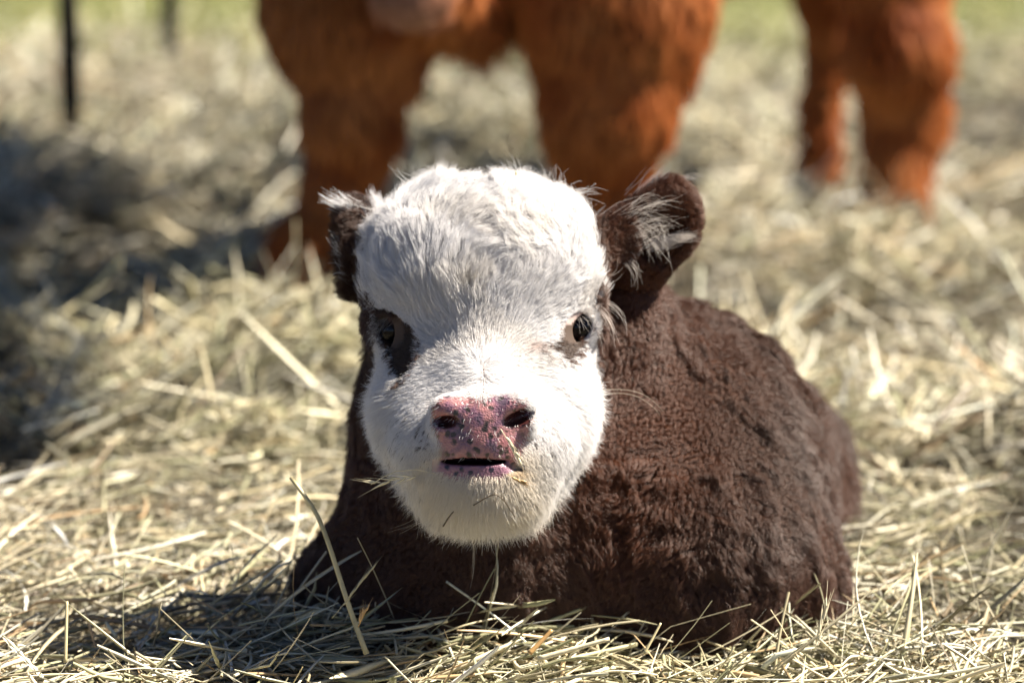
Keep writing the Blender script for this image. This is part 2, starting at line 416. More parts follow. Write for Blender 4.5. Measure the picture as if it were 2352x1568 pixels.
# ------------------------------------------------------------------ the calf
calf = empty('calf', tuple(f2w(np.array([q(1300, 1470, 0)]))[0] * np.array([1, 1, 0])))
tag(calf, 'fluffy brown calf with a white face and speckled pink nose lying in the straw', 'calf')
eyeL, eyeR = q(903, 756, -.030), q(1324, 748, -.030)
ER = .0170
neck = lambda px, py, d: q(px, py, D0 - d)
items = [
    ('+', ell(q(1105, 592, -.064), (.083, .062, .056)), 0),
    ('+', ell(q(990, 575, -.064), (.044, .046, .048)), .02),
    ('+', ell(q(1225, 570, -.064), (.044, .046, .048)), .02),
    ('+', ell(q(960, 640, -.055), (.044, .050, .050)), .02),
    ('+', ell(q(1252, 640, -.055), (.044, .050, .050)), .02),
    ('+', ell(q(1105, 655, -.042), (.078, .070, .050)), .03),
    ('+', ell(q(1112, 790, -.048), (.080, .066, .060)), .03),
    ('+', ell(q(1106, 710, -.034), (.062, .062, .050)), .04),
    ('+', ell(q(975, 700, -.054), (.034, .045, .046)), .03),
    ('+', ell(q(1250, 700, -.054), (.034, .045, .046)), .03),
    ('+', ell(q(925, 690, -.035), (.020, .016, .018)), .02),
    ('+', ell(q(1298, 685, -.035), (.020, .016, .018)), .02),
    ('+', cone(q(1110, 760, -.030), q(1105, 925, .045), .038, .033), .025),
    ('+', ell(q(970, 945, -.008), (.039, .050, .048)), .04),
    ('+', ell(q(1250, 945, -.008), (.039, .050, .048)), .045),
    ('+', ell(q(1035, 1075, .012), (.028, .036, .038)), .03),
    ('+', ell(q(1178, 1075, .012), (.028, .036, .038)), .03),
    ('+', ell(q(1106, 1005, .030), (.058, .044, .050)), .025),
    ('+', ell(q(1015, 1020, .052), (.030, .027, .026)), .03),
    ('+', ell(q(1192, 1020, .052), (.030, .027, .026)), .03),
    ('+', ell(q(1106, 1092, .050), (.041, .036, .044)), .03),
    ('+', ell(q(1106, 985, -.045), (.064, .062, .060)), .04),
    ('+', ell(q(1103, 968, .082), (.036, .024, .018)), .012),      # nose pad
    ('+', ell(q(1098, 1020, .080), (.030, .018, .018)), .010),
    ('+', ell(q(1030, 938, .087), (.014, .010, .011)), .008),      # nostril wings
    ('+', ell(q(1182, 933, .087), (.015, .010, .011), (0, 0, 12)), .008),
    ('+', ell(q(1012, 972, .083), (.008, .011, .010)), .006),
    ('+', ell(q(1212, 965, .083), (.008, .013, .010)), .006),
    ('+', ell(q(1088, 1078, .072), (.036, .0068, .020)), .003),     # lower lip
    ('-', ell(q(1088, 1060, .088), (.027, .0024, .028)), .0012),    # mouth
    ('-', ell(q(1088, 1058, .088), (.018, .0027, .028)), .0012),
    ('-', cone(q(1005, 1068, .092), q(955, 1090, .072), .0030, .0022), .004), ('-', cone(q(1170, 1066, .092), q(1220, 1090, .072), .0030, .0022), .004),
    ('-', ell(q(1032, 968, .104), (.0092, .0050, .026), (0, 25, 4)), .002),
    ('-', ell(q(1188, 962, .104), (.0140, .0060, .026), (0, -25, 20)), .002),
    # eye sockets
    ('+', ell(eyeL, (ER + .0035,) * 3), .010),
    ('+', ell(eyeR, (ER + .0035,) * 3), .010),
    ('-', ell(eyeL + np.array([-.002, -.003, .015]), (.0110, .0150, .0145), (0, -12, 16)), .003),
    ('-', ell(eyeR + np.array([.002, -.003, .015]), (.0106, .0150, .0145), (0, 12, -40)), .003),
    # ears
    ('+', cone(q(1350, 590, -.075), q(1420, 545, -.080), .024, .016), .015),
]
def ear(center, r, rot, off, ir):
    a = ell(center, r, rot); M = rotm(*rot); b = ell(center + M @ np.array(off), ir, rot)
    return lambda P: smax(a(P), -b(P), .004)
EM = rotm(14, -22, 33)
e1 = ell(q(1512, 522, -.090), (.034, .032, .017), (14, -22, 38)); e2 = ell(q(1452, 572, -.090), (.040, .034, .018), (14, -22, 42)); e4 = ell(q(1548, 466, -.090), (.016, .021, .011), (14, -22, 25))
e3 = ell(q(1496, 532, -.090) + EM @ np.array([.004, -.001, .013]), (.039, .026, .016), (14, -22, 40))
def ear2(P):
    return smax(smin(smin(e1(P), e2(P), .012), e4(P), .015), -e3(P), .004)
items += [
    ('+', ear2, .010),
    ('+', cone(q(880, 580, -.075), q(840, 575, -.085), .022, .016), .015),
    ('+', ear(q(818, 570, -.092), (.020, .043, .030), (0, -58, 4), (-.002, 0, .020), (.015, .036, .026)), .010),
]
items += [   # neck, chest, trunk and folded legs
    ('+', ell(neck(1120, 900, 2.15), (.100, .125, .080)), .04),
    ('+', ell(neck(1415, 800, 2.19), (.050, .070, .070)), .05),
    ('+', ell(neck(1150, 1080, 2.19), (.125, .120, .100)), .05),
    ('+', ell(neck(1120, 1290, 2.19), (.135, .100, .110)), .04),
    ('+', ell(neck(1490, 1030, 2.27), (.125, .125, .120)), .05),
    ('+', ell(neck(1545, 1115, 2.34), (.148, .142, .22), (0, -14, 0)), .07),
    ('+', ell(neck(1690, 1090, 2.66), (.120, .110, .18), (0, -14, 0)), .05),
    ('+', ell(neck(1820, 1140, 2.55), (.058, .070, .09)), .03),
    ('+', ell(neck(1620, 1290, 2.17), (.092, .074, .090)), .09),
    ('+', ell(neck(1400, 1340, 2.21), (.110, .070, .090)), .04),
    ('+', cone(neck(1780, 1380, 2.20), neck(1580, 1450, 2.13), .050, .034), .05),
    ('+', cone(neck(1580, 1450, 2.13), neck(1700, 1440, 2.22), .030, .026), .02),
    ('+', cone(neck(810, 1380, 2.19), neck(960, 1450, 2.12), .045, .034), .05),
    ('+', cone(neck(960, 1450, 2.12), neck(860, 1440, 2.20), .030, .026), .02),
    ('+', cone(neck(1880, 1250, 2.75), neck(2000, 1130, 2.95), .05, .035), .03),
    ('+', cone(neck(1860, 1290, 2.65), neck(1700, 1330, 2.35), .05, .030), .02),
    ('+', cone(neck(1700, 1120, 2.84), neck(1640, 1200, 2.92), .020, .012), .01),
]
calf_sdf0 = build_sdf(items)
def calf_sdf(P):
    d = calf_sdf0(P)
    return d
ax_ = lambda lo, hi, f0, f1, fine, coarse: np.concatenate([np.arange(lo, f0, coarse), np.arange(f0, f1, fine), np.arange(f1, hi, coarse)])
xs = ax_(-.27, .46, -.175, .19, .0019, .006); ys = ax_(-.34, .19, -.155, .160, .0019, .006); zs = ax_(-1.08, .135, -.13, .135, .0019, .008)
V, Q = surface(calf_sdf, xs, ys, zs)
N = vnormals(V, Q)
px, py = proj(V)
# white face region, in photo pixels, only on the front of the head
WHITE = [(858, 545), (862, 500), (872, 470), (905, 440), (980, 425), (1090, 432), (1200, 415), (1285, 435), (1335, 470), (1350, 520), (1354, 600), (1356, 660), (1368, 700), (1376, 740), (1376, 850),
         (1385, 940), (1390, 1000), (1365, 1080), (1335, 1130), (1290, 1190), (1230, 1240), (1100, 1262), (980, 1225), (880, 1120), (840, 1000), (848, 940), (854, 880), (852, 790), (856, 700), (858, 650), (850, 630)]
PATCH_L = [(862, 712), (880, 712), (899, 720), (925, 737), (958, 757), (970, 798), (964, 826), (948, 856), (926, 882), (910, 848), (899, 808), (886, 792), (866, 775)]
PATCH_R = [(1238, 798), (1280, 775), (1298, 750), (1318, 735), (1335, 760), (1340, 790), (1322, 812), (1292, 838)]
PINK = [(984, 935), (1000, 912), (1040, 903), (1110, 915), (1160, 903), (1205, 918), (1226, 945), (1222, 985), (1205, 1025), (1190, 1058), (1175, 1075), (1180, 1088), (1140, 1100), (1040, 1100), (1000, 1082), (1012, 1060), (1018, 1030), (996, 990)]
def face_masks(P, jit=6, seed=3):
    x, y = proj(P); j = rng.normal(0, jit, (2, len(P))) if jit else np.zeros((2, len(P)))
    wob = 8 * np.stack([vnoise(P, 120, seed), vnoise(P, 120, seed + 1)])
    x2 = x + j[0] + wob[0]; y2 = y + j[1] + wob[1]
    head = P[:, 2] > -.075 - .03 * (y < 560) + .022 * sstep(820, 960, y) + .015 * sstep(1100, 1200, y)
    white = inpoly(x2, y2, WHITE) & head
    x3 = x + .5 * j[0] + .5 * wob[0]; y3 = y + .7 * j[1] + wob[1]
    pl = inpoly(x3, y3, PATCH_L) & head; pr = inpoly(x3, y3, PATCH_R) & head
    pink = inpoly(x + 1.2 * j[1] + wob[1] * (jit > 0), y + 1.2 * j[0] + wob[0] * (jit > 0), PINK) & (P[:, 2] > .045)
    return white, pl, pr, pink, x, y
white, pl, pr, pink, px, py = face_masks(V, 0)
# skin colours: pale pink under white fur, near black brown elsewhere
col = np.where(white[:, None], [.40, .31, .28], [.012, .005, .003])
col[pl | pr] = [.06, .035, .022]
pk = pink.astype(float)
for _ in range(2):                               # feather the border of the nose
    s = np.zeros(len(V)); c = np.zeros(len(V))
    m = pk[Q].mean(1)
    for k in range(4): s += np.bincount(Q[:, k], m, len(V)); c += np.bincount(Q[:, k], None, len(V))
    pk = s / np.maximum(c, 1)
lip = ((py > 1062) & (pk > .5)).astype(float)
rim = np.zeros(len(V))
for e in (eyeL, eyeR): rim = np.maximum(rim, (1 - sstep(ER + .0010, ER + .0045, np.linalg.norm(V - e, axis=1))) * (1 - .45 * sstep(.004, .010, V[:, 1] - e[1]) * (e[0] > 0)))
lid = 1 - sstep(ER + .005, ER + .011, np.linalg.norm(V - eyeR, axis=1))
col = lerp(col, np.array([.13, .075, .055]), lid[:, None])
col = lerp(col, np.array([.016, .011, .010]), rim[:, None] * .95)
inner = np.zeros(len(V))                          # lining of mouth and nostrils
for c_, r_, ro in ((q(1088, 1059, .078), (.027, .0032, .024), None), (q(1032, 968, .090), (.0098, .0058, .0125), (0, 25, 4)), (q(1188, 962, .090), (.0150, .0072, .0125), (0, -25, 20))):
    inner = np.maximum(inner, 1 - sstep(-.0006, .0010, ell(c_, r_, ro)(V)))
skin, t, b = mat_new('calf_skin')
a = t.nodes.new('ShaderNodeAttribute'); a.attribute_name = 'Col'
mk = t.nodes.new('ShaderNodeAttribute'); mk.attribute_name = 'Mask'
sp = t.nodes.new('ShaderNodeSeparateColor'); t.links.new(mk.outputs['Color'], sp.inputs[0])
tc = t.nodes.new('ShaderNodeTexCoord')
def noise(scale, detail=3, rough=.5):
    n = t.nodes.new('ShaderNodeTexNoise'); n.inputs['Scale'].default_value = scale; n.inputs['Detail'].default_value = detail; n.inputs['Roughness'].default_value = rough
    t.links.new(tc.outputs['Object'], n.inputs['Vector']); return n
def ramp(src, stops):
    n = t.nodes.new('ShaderNodeValToRGB'); e = n.color_ramp.elements
    while len(e) < len(stops): e.new(.5)
    for i, (p, c) in enumerate(stops): e[i].position = p; e[i].color = (*c, 1)
    t.links.new(src, n.inputs[0]); return n
def mixc(fac, a_, b_, mode='MIX'):
    n = t.nodes.new('ShaderNodeMixRGB'); n.blend_type = mode
    for i, s_ in enumerate((fac, a_, b_)):
        if hasattr(s_, 'node'): t.links.new(s_, n.inputs[i])
        else: n.inputs[i].default_value = s_ if i == 0 else (*s_, 1)
    return n.outputs[0]
npk = ramp(noise(62, 4).outputs['Fac'], [(.36, (.31, .125, .135)), (.48, (.36, .175, .175)), (.58, (.22, .11, .15)), (.68, (.12, .080, .11))]).outputs[0]
vor = t.nodes.new('ShaderNodeTexVoronoi'); vor.inputs['Scale'].default_value = 165; vor.inputs['Randomness'].default_value = 1
dist = noise(260, 2); va = t.nodes.new('ShaderNodeVectorMath'); va.operation = 'MULTIPLY_ADD'
t.links.new(dist.outputs['Color'], va.inputs[0]); va.inputs[1].default_value = (.004, .004, .004); t.links.new(tc.outputs['Object'], va.inputs[2]); t.links.new(va.outputs[0], vor.inputs['Vector'])
spot = ramp(vor.outputs['Distance'], [(.28, (1, 1, 1)), (.52, (0, 0, 0))]).outputs[0]
sel = t.nodes.new('ShaderNodeSeparateColor'); t.links.new(vor.outputs['Color'], sel.inputs[0])
gt = t.nodes.new('ShaderNodeMath'); gt.operation = 'GREATER_THAN'; gt.inputs[1].default_value = .48; t.links.new(sel.outputs[0], gt.inputs[0])
ml = t.nodes.new('ShaderNodeMath'); ml.operation = 'MULTIPLY'; t.links.new(spot, ml.inputs[0]); t.links.new(gt.outputs[0], ml.inputs[1])
pk1 = mixc(ml.outputs[0], npk, (.045, .035, .032))
crust = ramp(noise(150, 5, .7).outputs['Fac'], [(.52, (0, 0, 0)), (.64, (1, 1, 1))]).outputs[0]
cm = t.nodes.new('ShaderNodeMath'); cm.operation = 'MULTIPLY'; t.links.new(crust, cm.inputs[0]); t.links.new(sp.outputs[2], cm.inputs[1])
pk1 = mixc(cm.outputs[0], pk1, (.16, .07, .03))
pk1 = mixc(sp.outputs[1], pk1, mixc(ml.outputs[0], (.24, .12, .16), (.03, .025, .04)))
fin = mixc(sp.outputs[0], a.outputs['Color'], pk1)
ina = t.nodes.new('ShaderNodeAttribute'); ina.attribute_name = 'Inner'
fin = mixc(ina.outputs['Fac'], fin, (.060, .018, .016))
t.links.new(fin, b.inputs['Base Color'])
rg = t.nodes.new('ShaderNodeMapRange'); rg.inputs['To Min'].default_value = .75; rg.inputs['To Max'].default_value = .27; t.links.new(sp.outputs[0], rg.inputs['Value']); t.links.new(rg.outputs[0], b.inputs['Roughness'])
vb = t.nodes.new('ShaderNodeTexVoronoi'); vb.inputs['Scale'].default_value = 620; t.links.new(tc.outputs['Object'], vb.inputs['Vector'])
nb = noise(420, 3)
ba = t.nodes.new('ShaderNodeMath'); ba.operation = 'ADD'; t.links.new(vb.outputs['Distance'], ba.inputs[0]); t.links.new(nb.outputs['Fac'], ba.inputs[1])
bp = t.nodes.new('ShaderNodeBump'); bp.inputs['Distance'].default_value = .0004; t.links.new(sp.outputs[0], bp.inputs['Strength'])
t.links.new(ba.outputs[0], bp.inputs['Height']); t.links.new(bp.outputs[0], b.inputs['Normal'])
b.inputs['Subsurface Weight'].default_value = 0.0
side = np.clip(np.maximum(sstep(1170, 1215, px), 1 - sstep(1000, 1040, px)), 0, 1) * pk
body = mesh_np('body', f2w(V), Q, skin, calf, cols={'Col': col, 'Mask': np.stack([pk, lip, side], 1), 'Inner': np.repeat(inner[:, None], 3, 1)})

# eyes
eye_m, t, b = mat_new('calf_eye')
b.inputs['Base Color'].default_value = (.008, .006, .006, 1); b.inputs['Roughness'].default_value = .04; b.inputs['Specular IOR Level'].default_value = .22
b.inputs['Coat Weight'].default_value = .08; b.inputs['Coat Roughness'].default_value = .03
def sphere(c, r_, nu=48, nv=32):
    u = np.linspace(0, 2 * np.pi, nu, endpoint=False); v = np.linspace(0.001, np.pi - .001, nv)
    U_, V_ = np.meshgrid(u, v, indexing='ij')
    P = np.stack([np.cos(U_) * np.sin(V_), np.sin(U_) * np.sin(V_), np.cos(V_)], -1).reshape(-1, 3) * r_ + c
    I = np.arange(nu * nv).reshape(nu, nv); J = np.roll(I, -1, 0)
    return P, np.stack([I[:, :-1].ravel(), I[:, 1:].ravel(), J[:, 1:].ravel(), J[:, :-1].ravel()], 1)
for e in (eyeL, eyeR):
    P, qd = sphere(e, ER); mesh_np('eye', f2w(P), qd, eye_m, calf)

# ---- fur of the calf
def eye_clear(P):
    """1 away from the lid openings, 0 on them"""
    x, y = proj(P); m = np.ones(len(P))
    for (cx, cy, ang) in ((904, 762, -12), (1320, 753, 42)):
        a_ = math.radians(ang); dx = x - cx; dy = y - cy
        u = dx * math.cos(a_) + dy * math.sin(a_); v = -dx * math.sin(a_) + dy * math.cos(a_)
        e = np.sqrt((u / 28) ** 2 + (v / 38) ** 2)
        m = np.minimum(m, sstep(1.0, 1.15, e))
    return m
gz = OV[2] + V[:, 1] * Vv[2] + V[:, 2] * -Fv[2]
def zof(P): return OV[2] + P[:, 1] * Vv[2] - P[:, 2] * Fv[2]
def headness(P):                                  # 1 on the head, 0 on the trunk
    return (P[:, 2] > -.105) & (P[:, 1] > -.17) & (P[:, 1] < .2)

# white fur --------------------------------------------------
R_, N_ = scatter(V, Q, N, lambda c, fn: np.where((c[:, 2] > -.11) & (c[:, 1] > -.17), 2.3e6, 0) * (fn[:, 2] > -.35), rng)
white, pl, pr, pink, x, y = face_masks(R_)
ec = eye_clear(R_)
mouthgap = (np.abs(x - 1088) < 95) & (y > 1052) & (y < 1082) & (R_[:, 2] > .04)
keep = white & ~pl & ~pr & ~(pink & (rng.random(len(R_)) > .004)) & (rng.random(len(R_)) < ec) & ~mouthgap
R_, N_, x, y = R_[keep], N_[keep], x[keep], y[keep]
def face_dir(P, N, x, y, noise_amp=.55):
    dx = (x - 1108); dy = -(y - 845)
    d2 = np.stack([dx, dy], 1); rr = np.linalg.norm(d2, axis=1, keepdims=True); d2 = d2 / np.maximum(rr, 1)
    # down the muzzle sides and chin
    low = sstep(900, 1080, y)[:, None]
    d2 = lerp(d2, norm(np.stack([dx * .006, np.full(len(dx), -1.0)], 1)), low * .6)
    # bend the forehead locks sideways
    hi = (1 - sstep(640, 820, y))
    ang = noise_amp * (1.7 * vnoise(P, 26, 31) + .9 * vnoise(P, 62, 32) + .6 * vnoise(P, 120, 33)) * (.45 + .9 * hi)
    sw = np.exp(-(((x - 1180) / 95) ** 2 + ((y - 545) / 85) ** 2)) * 2.6
    ang = ang + sw * np.where(x > 1180, 1, -1) * .6 + np.exp(-(((x - 1000) / 120) ** 2 + ((y - 600) / 110) ** 2)) * -.9
    ca, sa = np.cos(ang), np.sin(ang)
    d2 = np.stack([d2[:, 0] * ca - d2[:, 1] * sa, d2[:, 0] * sa + d2[:, 1] * ca], 1)
    T = np.concatenate([d2, np.full((len(P), 1), -.15)], 1)
    T = T - N * (T * N).sum(1, keepdims=True)
    return norm(T + rng.normal(0, .10, T.shape))
T_ = face_dir(R_, N_, x, y)
hi = 1 - sstep(640, 860, y); jaw = sstep(1060, 1170, y); cheek = sstep(90, 230, np.abs(x - 1108)) * sstep(830, 930, y)
nosed = np.sqrt(((x - 1100) / 135) ** 2 + ((y - 1000) / 110) ** 2)
L = .0100 + .016 * hi + .0125 * jaw + .008 * cheek
L *= lerp(.45, 1, sstep(.85, 1.6, nosed))
L *= .75 + .32 * vnoise(R_, 38, 8) + rng.uniform(-.15, .3, len(R_))
for (cx, cy) in ((903, 756), (1324, 748)): L *= lerp(.40, 1, sstep(42, 90, np.hypot(x - cx, y - cy)))
cpt = np.exp(-(((x - 1190) / 70) ** 2 + ((y - 545) / 90) ** 2))
curl = .0004 + .0045 * cpt + .0012 * hi * (vnoise(R_, 40, 9) > .2)
base = np.array([.90, .885, .885]); n = len(R_)
cr = np.tile(base, (n, 1)) * rng.uniform(.80, 1.05, (n, 1)); cr = np.minimum(cr, .93)
cream = np.array([.78, .66, .46]); f = (sstep(1000, 1060, y) * (1 - sstep(1120, 1260, y)) * (1 - sstep(90, 200, np.abs(x - 1100))) * .48 + .12 * (vnoise(R_, 30, 4) > .3))[:, None]
f = f + (.25 * cpt * (rng.random(n) < .5))[:, None]
cr = lerp(cr, cream, np.clip(f, 0, .8))
for (cx, cy, sx_, sy_, cc_) in ((1026, 1036, 13, 22, (.28, .16, .06)), (1078, 676, 9, 14, (.22, .17, .09)), (1215, 805, 22, 9, (.66, .50, .44)), (1190, 1085, 22, 10, (.62, .46, .26))):
    cr = lerp(cr, np.array(cc_), (np.exp(-(((x - cx) / sx_) ** 2 + ((y - cy) / sy_) ** 2)) * (.8 + .2 * vnoise(R_, 90, 3)))[:, None] * .85)
# small dark hairs beside the nose
fleck = ((vnoise(R_, 330, 14) > .62) & (nosed > .85) & (nosed < 1.55) & (np.abs(x - 1103) > 100) & (y > 930) & (y < 1080) & (rng.random(n) < .8))
cr[fleck] = [.10, .08, .07]
ct = cr.copy()
fur('face_fur', R_, N_, T_, L, .36 + .10 * hi + .16 * np.maximum(jaw, cheek) + rng.normal(0, .08, n), cr, ct, .00017, M_fur_white, calf, npt=7, clump=16, cstr=.12 + .48 * hi, curl=curl, cfreq=1.2)
print('white strands', n)

# brown fur on head and ears, coat on the trunk ----------------
def dens_b(c, fn):
    x, y = proj(c)
    d = np.where(c[:, 2] > -.14, 1.7e6, 1.3e6)
    d = d * np.where(c[:, 2] < -.45, .35, 1) * np.where(fn[:, 2] < -.25, .25, 1)
    return np.where(zof(c) < -.04, 0, d)
R_, N_ = scatter(V, Q, N, dens_b, rng)
white, pl, pr, pink, x, y = face_masks(R_)
keep = (~white | pl | pr) & ~pink & (rng.random(len(R_)) < eye_clear(R_))
R_, N_, x, y = R_[keep], N_[keep], x[keep], y[keep]; n = len(R_)
patch = inpoly(x, y, PATCH_L) | inpoly(x, y, PATCH_R)
earR = (x > 1385) & (y < 665) & (R_[:, 2] > -.15); earL = (x < 862) & (y < 705) & (R_[:, 2] > -.17)
head = (R_[:, 2] > -.12) & (R_[:, 1] > -.10)
down = np.tile(np.array([0.05, -1.0, -.1]), (n, 1))
T = down + 1.1 * np.stack([vnoise(R_, 22, 41), .6 * vnoise(R_, 22, 42), vnoise(R_, 22, 43)], 1) + .8 * np.stack([vnoise(R_, 75, 44), vnoise(R_, 75, 45), vnoise(R_, 75, 46)], 1)
T[:, 0] += np.where(x > 1250, .35, -.35)
T[earR] = norm(np.array([.9, .5, .1]) + rng.normal(0, .55, (earR.sum(), 3)))
T[earL] = norm(np.array([-.5, .2, .3]) + rng.normal(0, .35, (earL.sum(), 3)))
T = T - N_ * (T * N_).sum(1, keepdims=True); T = norm(T)
T = np.where(patch[:, None], face_dir(R_, N_, x, y, .2), T)
L = np.where(head, .012, .0195) * rng.uniform(.65, 1.25, n)
L[earR | earL] = rng.uniform(.006, .014, (earR | earL).sum()); L[patch] *= .5
fold = np.sin((R_[:, 0] * 1.0 + .12 * R_[:, 1] + .012 * vnoise(R_, 14, 50)) * 170)      # vertical wavy wrinkles in the coat
L *= np.where(head, 1, (1 + .20 * fold * sstep(1450, 1700, x)) * (1 + .38 * vnoise(R_, 70, 71)))
root_c = np.array([.010, .003, .001]); orange = np.array([.095, .024, .004]); tipc = np.array([.090, .050, .034])
k = np.clip(.5 + .5 * vnoise(R_, 9, 60), 0, 1)[:, None]
cr = lerp(root_c, orange, k) * rng.uniform(.7, 1.2, (n, 1)); k2 = np.exp(-(((x - 1440) / 170) ** 2 + ((y - 1080) / 330) ** 2))[:, None]; cr = lerp(cr, orange, .6 * k2)
ct = lerp(tipc, orange * 1.15, np.clip(.40 * k + .6 * k2, 0, 1)) * rng.uniform(.6, 1.35, (n, 1))
grey = patch[:, None] * np.where(x < 1100, .75, .6)[:, None]
dk = np.where(x < 1100, .42, .75)[:, None]
ct = lerp(ct, np.array([.12, .085, .06]) * dk, grey); cr = lerp(cr, np.array([.07, .045, .03]) * dk, grey)
ct[earL | earR] *= .85
ct[earR] = lerp(ct[earR], np.array([.15, .05, .018]), .55); cr[earR] = lerp(cr[earR], np.array([.07, .02, .007]), .5)
rad = np.where(R_[:, 2] > -.14, .00019, .00023)
fur('coat', R_, N_, T, L, np.where(patch, .35, .66) + rng.normal(0, .07, n), cr, ct, rad, M_fur_brown, calf, npt=8, clump=13, cstr=.60, curl=np.where(earR | earL | patch, .0005, .0021) * rng.uniform(.4, 1.7, n), cfreq=1.9)
print('brown strands', n)

# long pale hairs in the ears, poll wisps, lashes and whiskers
def wisps(name, spec, col, rad, parent, npt=9, mat=M_fur_white):
    R0, D0_, L0, W0 = [], [], [], []
    cu_pts = []
    for (p0, p1, p2, c0, c2, cnt, sx, sy) in spec:        # quadratic arcs from p0 over p1 to p2, in pixels; depths c0 -> c2
        for _ in range(cnt):
            j0 = rng.normal(0, 1, 2) * np.array([sx, sy]); j2 = j0 * .6 + rng.normal(0, 1, 2) * np.array([sx, sy]) * .8
            k1 = j0 * .7 + rng.normal(0, 1, 2) * np.array([sx, sy]) * .5
            cc = rng.normal(0, .003); s = rng.uniform(.6, 1.08)
            t = np.linspace(0, s, npt)
            X = (1 - t) ** 2 * (p0[0] + j0[0]) + 2 * t * (1 - t) * (p1[0] + k1[0]) + t * t * (p2[0] + j2[0])
            Y = (1 - t) ** 2 * (p0[1] + j0[1]) + 2 * t * (1 - t) * (p1[1] + k1[1]) + t * t * (p2[1] + j2[1])
            ph = rng.random() * 6.28; am = .20 * (sx + 6); X = X + am * np.sin(7 * t + ph) * t; Y = Y + am * np.cos(6 * t + ph) * t
            c = c0 + (c2 - c0) * t + cc * t
            cu_pts.append(f2w(np.array([q(a_, b_, c_) for a_, b_, c_ in zip(X, Y, c)])))
    P = np.array(cu_pts); n = len(P)
    cu = bpy.data.hair_curves.new(name); cu.add_curves([npt] * n)
    cu.attributes['position'].data.foreach_set('vector', P.astype(np.float32).ravel())
    ra = cu.attributes.get('radius') or cu.attributes.new('radius', 'FLOAT', 'POINT')
    ra.data.foreach_set('value', np.tile(rad * (1 - .75 * np.linspace(0, 1, npt)), n).astype(np.float32))
    ca = cu.attributes.new('Col', 'FLOAT_COLOR', 'POINT'); C = np.ones((n * npt, 4), np.float32); C[:, :3] = np.array(col); ca.data.foreach_set('color', C.ravel())
    cu.materials.append(mat); return link(bpy.data.objects.new(name, cu), parent)
wisps('ear_tuft', [
    ((1430, 520), (1470, 455), (1560, 470), -.072, -.050, 34, 26, 22), ((1440, 560), (1490, 500), (1560, 530), -.070, -.050, 30, 24, 24),
    ((1450, 510), (1500, 520), (1510, 590), -.070, -.055, 24, 24, 14), ((1430, 590), (1460, 600), (1470, 650), -.070, -.060, 16, 12, 10),
    ((1465, 470), (1490, 420), (1540, 385), -.085, -.080, 60, 12, 12), ((1540, 420), (1570, 400), (1590, 410), -.085, -.08, 20, 14, 6),
    ((1510, 566), (1545, 548), (1590, 540), -.075, -.070, 150, 14, 7), ((1390, 500), (1430, 470), (1480, 440), -.09, -.085, 14, 6, 8)], (.74, .68, .62), .00015, calf)
wisps('ear_tuft', [
    ((845, 500), (800, 480), (745, 450), -.080, -.070, 110, 10, 9), ((835, 480), (800, 470), (775, 445), -.080, -.075, 40, 8, 7),
    ((830, 600), (790, 590), (765, 560), -.078, -.070, 70, 10, 22), ((835, 640), (800, 640), (780, 620), -.078, -.07, 30, 8, 12)], (.74, .73, .73), .00026, calf)
wisps('poll_wisp', [
    ((960, 425), (945, 405), (925, 385), -.06, -.05, 10, 25, 6), ((1250, 425), (1275, 405), (1290, 380), -.06, -.055, 22, 30, 8),
    ((1320, 450), (1350, 435), (1380, 445), -.06, -.055, 18, 16, 10), ((1060, 425), (1055, 405), (1040, 395), -.06, -.055, 10, 30, 5)], (.80, .78, .75), .00016, calf)
wisps('eyelashes', [
    ((1345, 705), (1400, 700), (1415, 790), -.030, -.005, 22, 9, 6), ((1300, 722), (1325, 722), (1335, 748), -.014, -.006, 8, 20, 5), ((1355, 690), (1430, 690), (1440, 760), -.035, -.010, 9, 6, 6),
    ((1350, 715), (1375, 730), (1385, 800), -.030, -.010, 12, 5, 5), ((1310, 715), (1345, 715), (1350, 760), -.016, -.004, 10, 8, 4),
    ((1370, 640), (1430, 640), (1430, 600), -.05, -.03, 4, 6, 10)], (.78, .70, .64), .00013, calf)
wisps('eyelashes', [
    ((915, 716), (870, 725), (855, 790), -.016, -.010, 44, 14, 6), ((880, 720), (860, 740), (852, 800), -.02, -.02, 14, 6, 8),
    ((965, 790), (945, 800), (920, 800), -.010, -.002, 26, 8, 26), ((960, 830), (945, 845), (925, 850), -.006, .002, 20, 8, 12)], (.42, .39, .37), .00014, calf)
wisps('whiskers', [
    ((1085, 1215), (1095, 1290), (1070, 1390), .045, .03, 3, 6, 8), ((1060, 1090), (1100, 1110), (1120, 1105), .08, .09, 14, 40, 8),
    ((1000, 1180), (940, 1200), (890, 1225), .03, .04, 4, 12, 8), ((1380, 905), (1480, 890), (1520, 960), -.03, -.02, 2, 5, 8),
    ((1150, 1070), (1190, 1100), (1170, 1140), .07, .08, 16, 20, 14), ((1120, 1190), (1150, 1200), (1160, 1215), .05, .058, 30, 24, 14)], (.80, .72, .58), .00013, calf)
R0 = rng.normal(0, 1, (900, 2)) * np.array([26, 7]) + np.array([1105, 418])
wisps('poll_tuft', [((1098, 422), (1100, 404), (1112, 396), -.070, -.064, 900, 26, 6)], (.035, .022, .015), .00026, calf, mat=M_fur_brown)

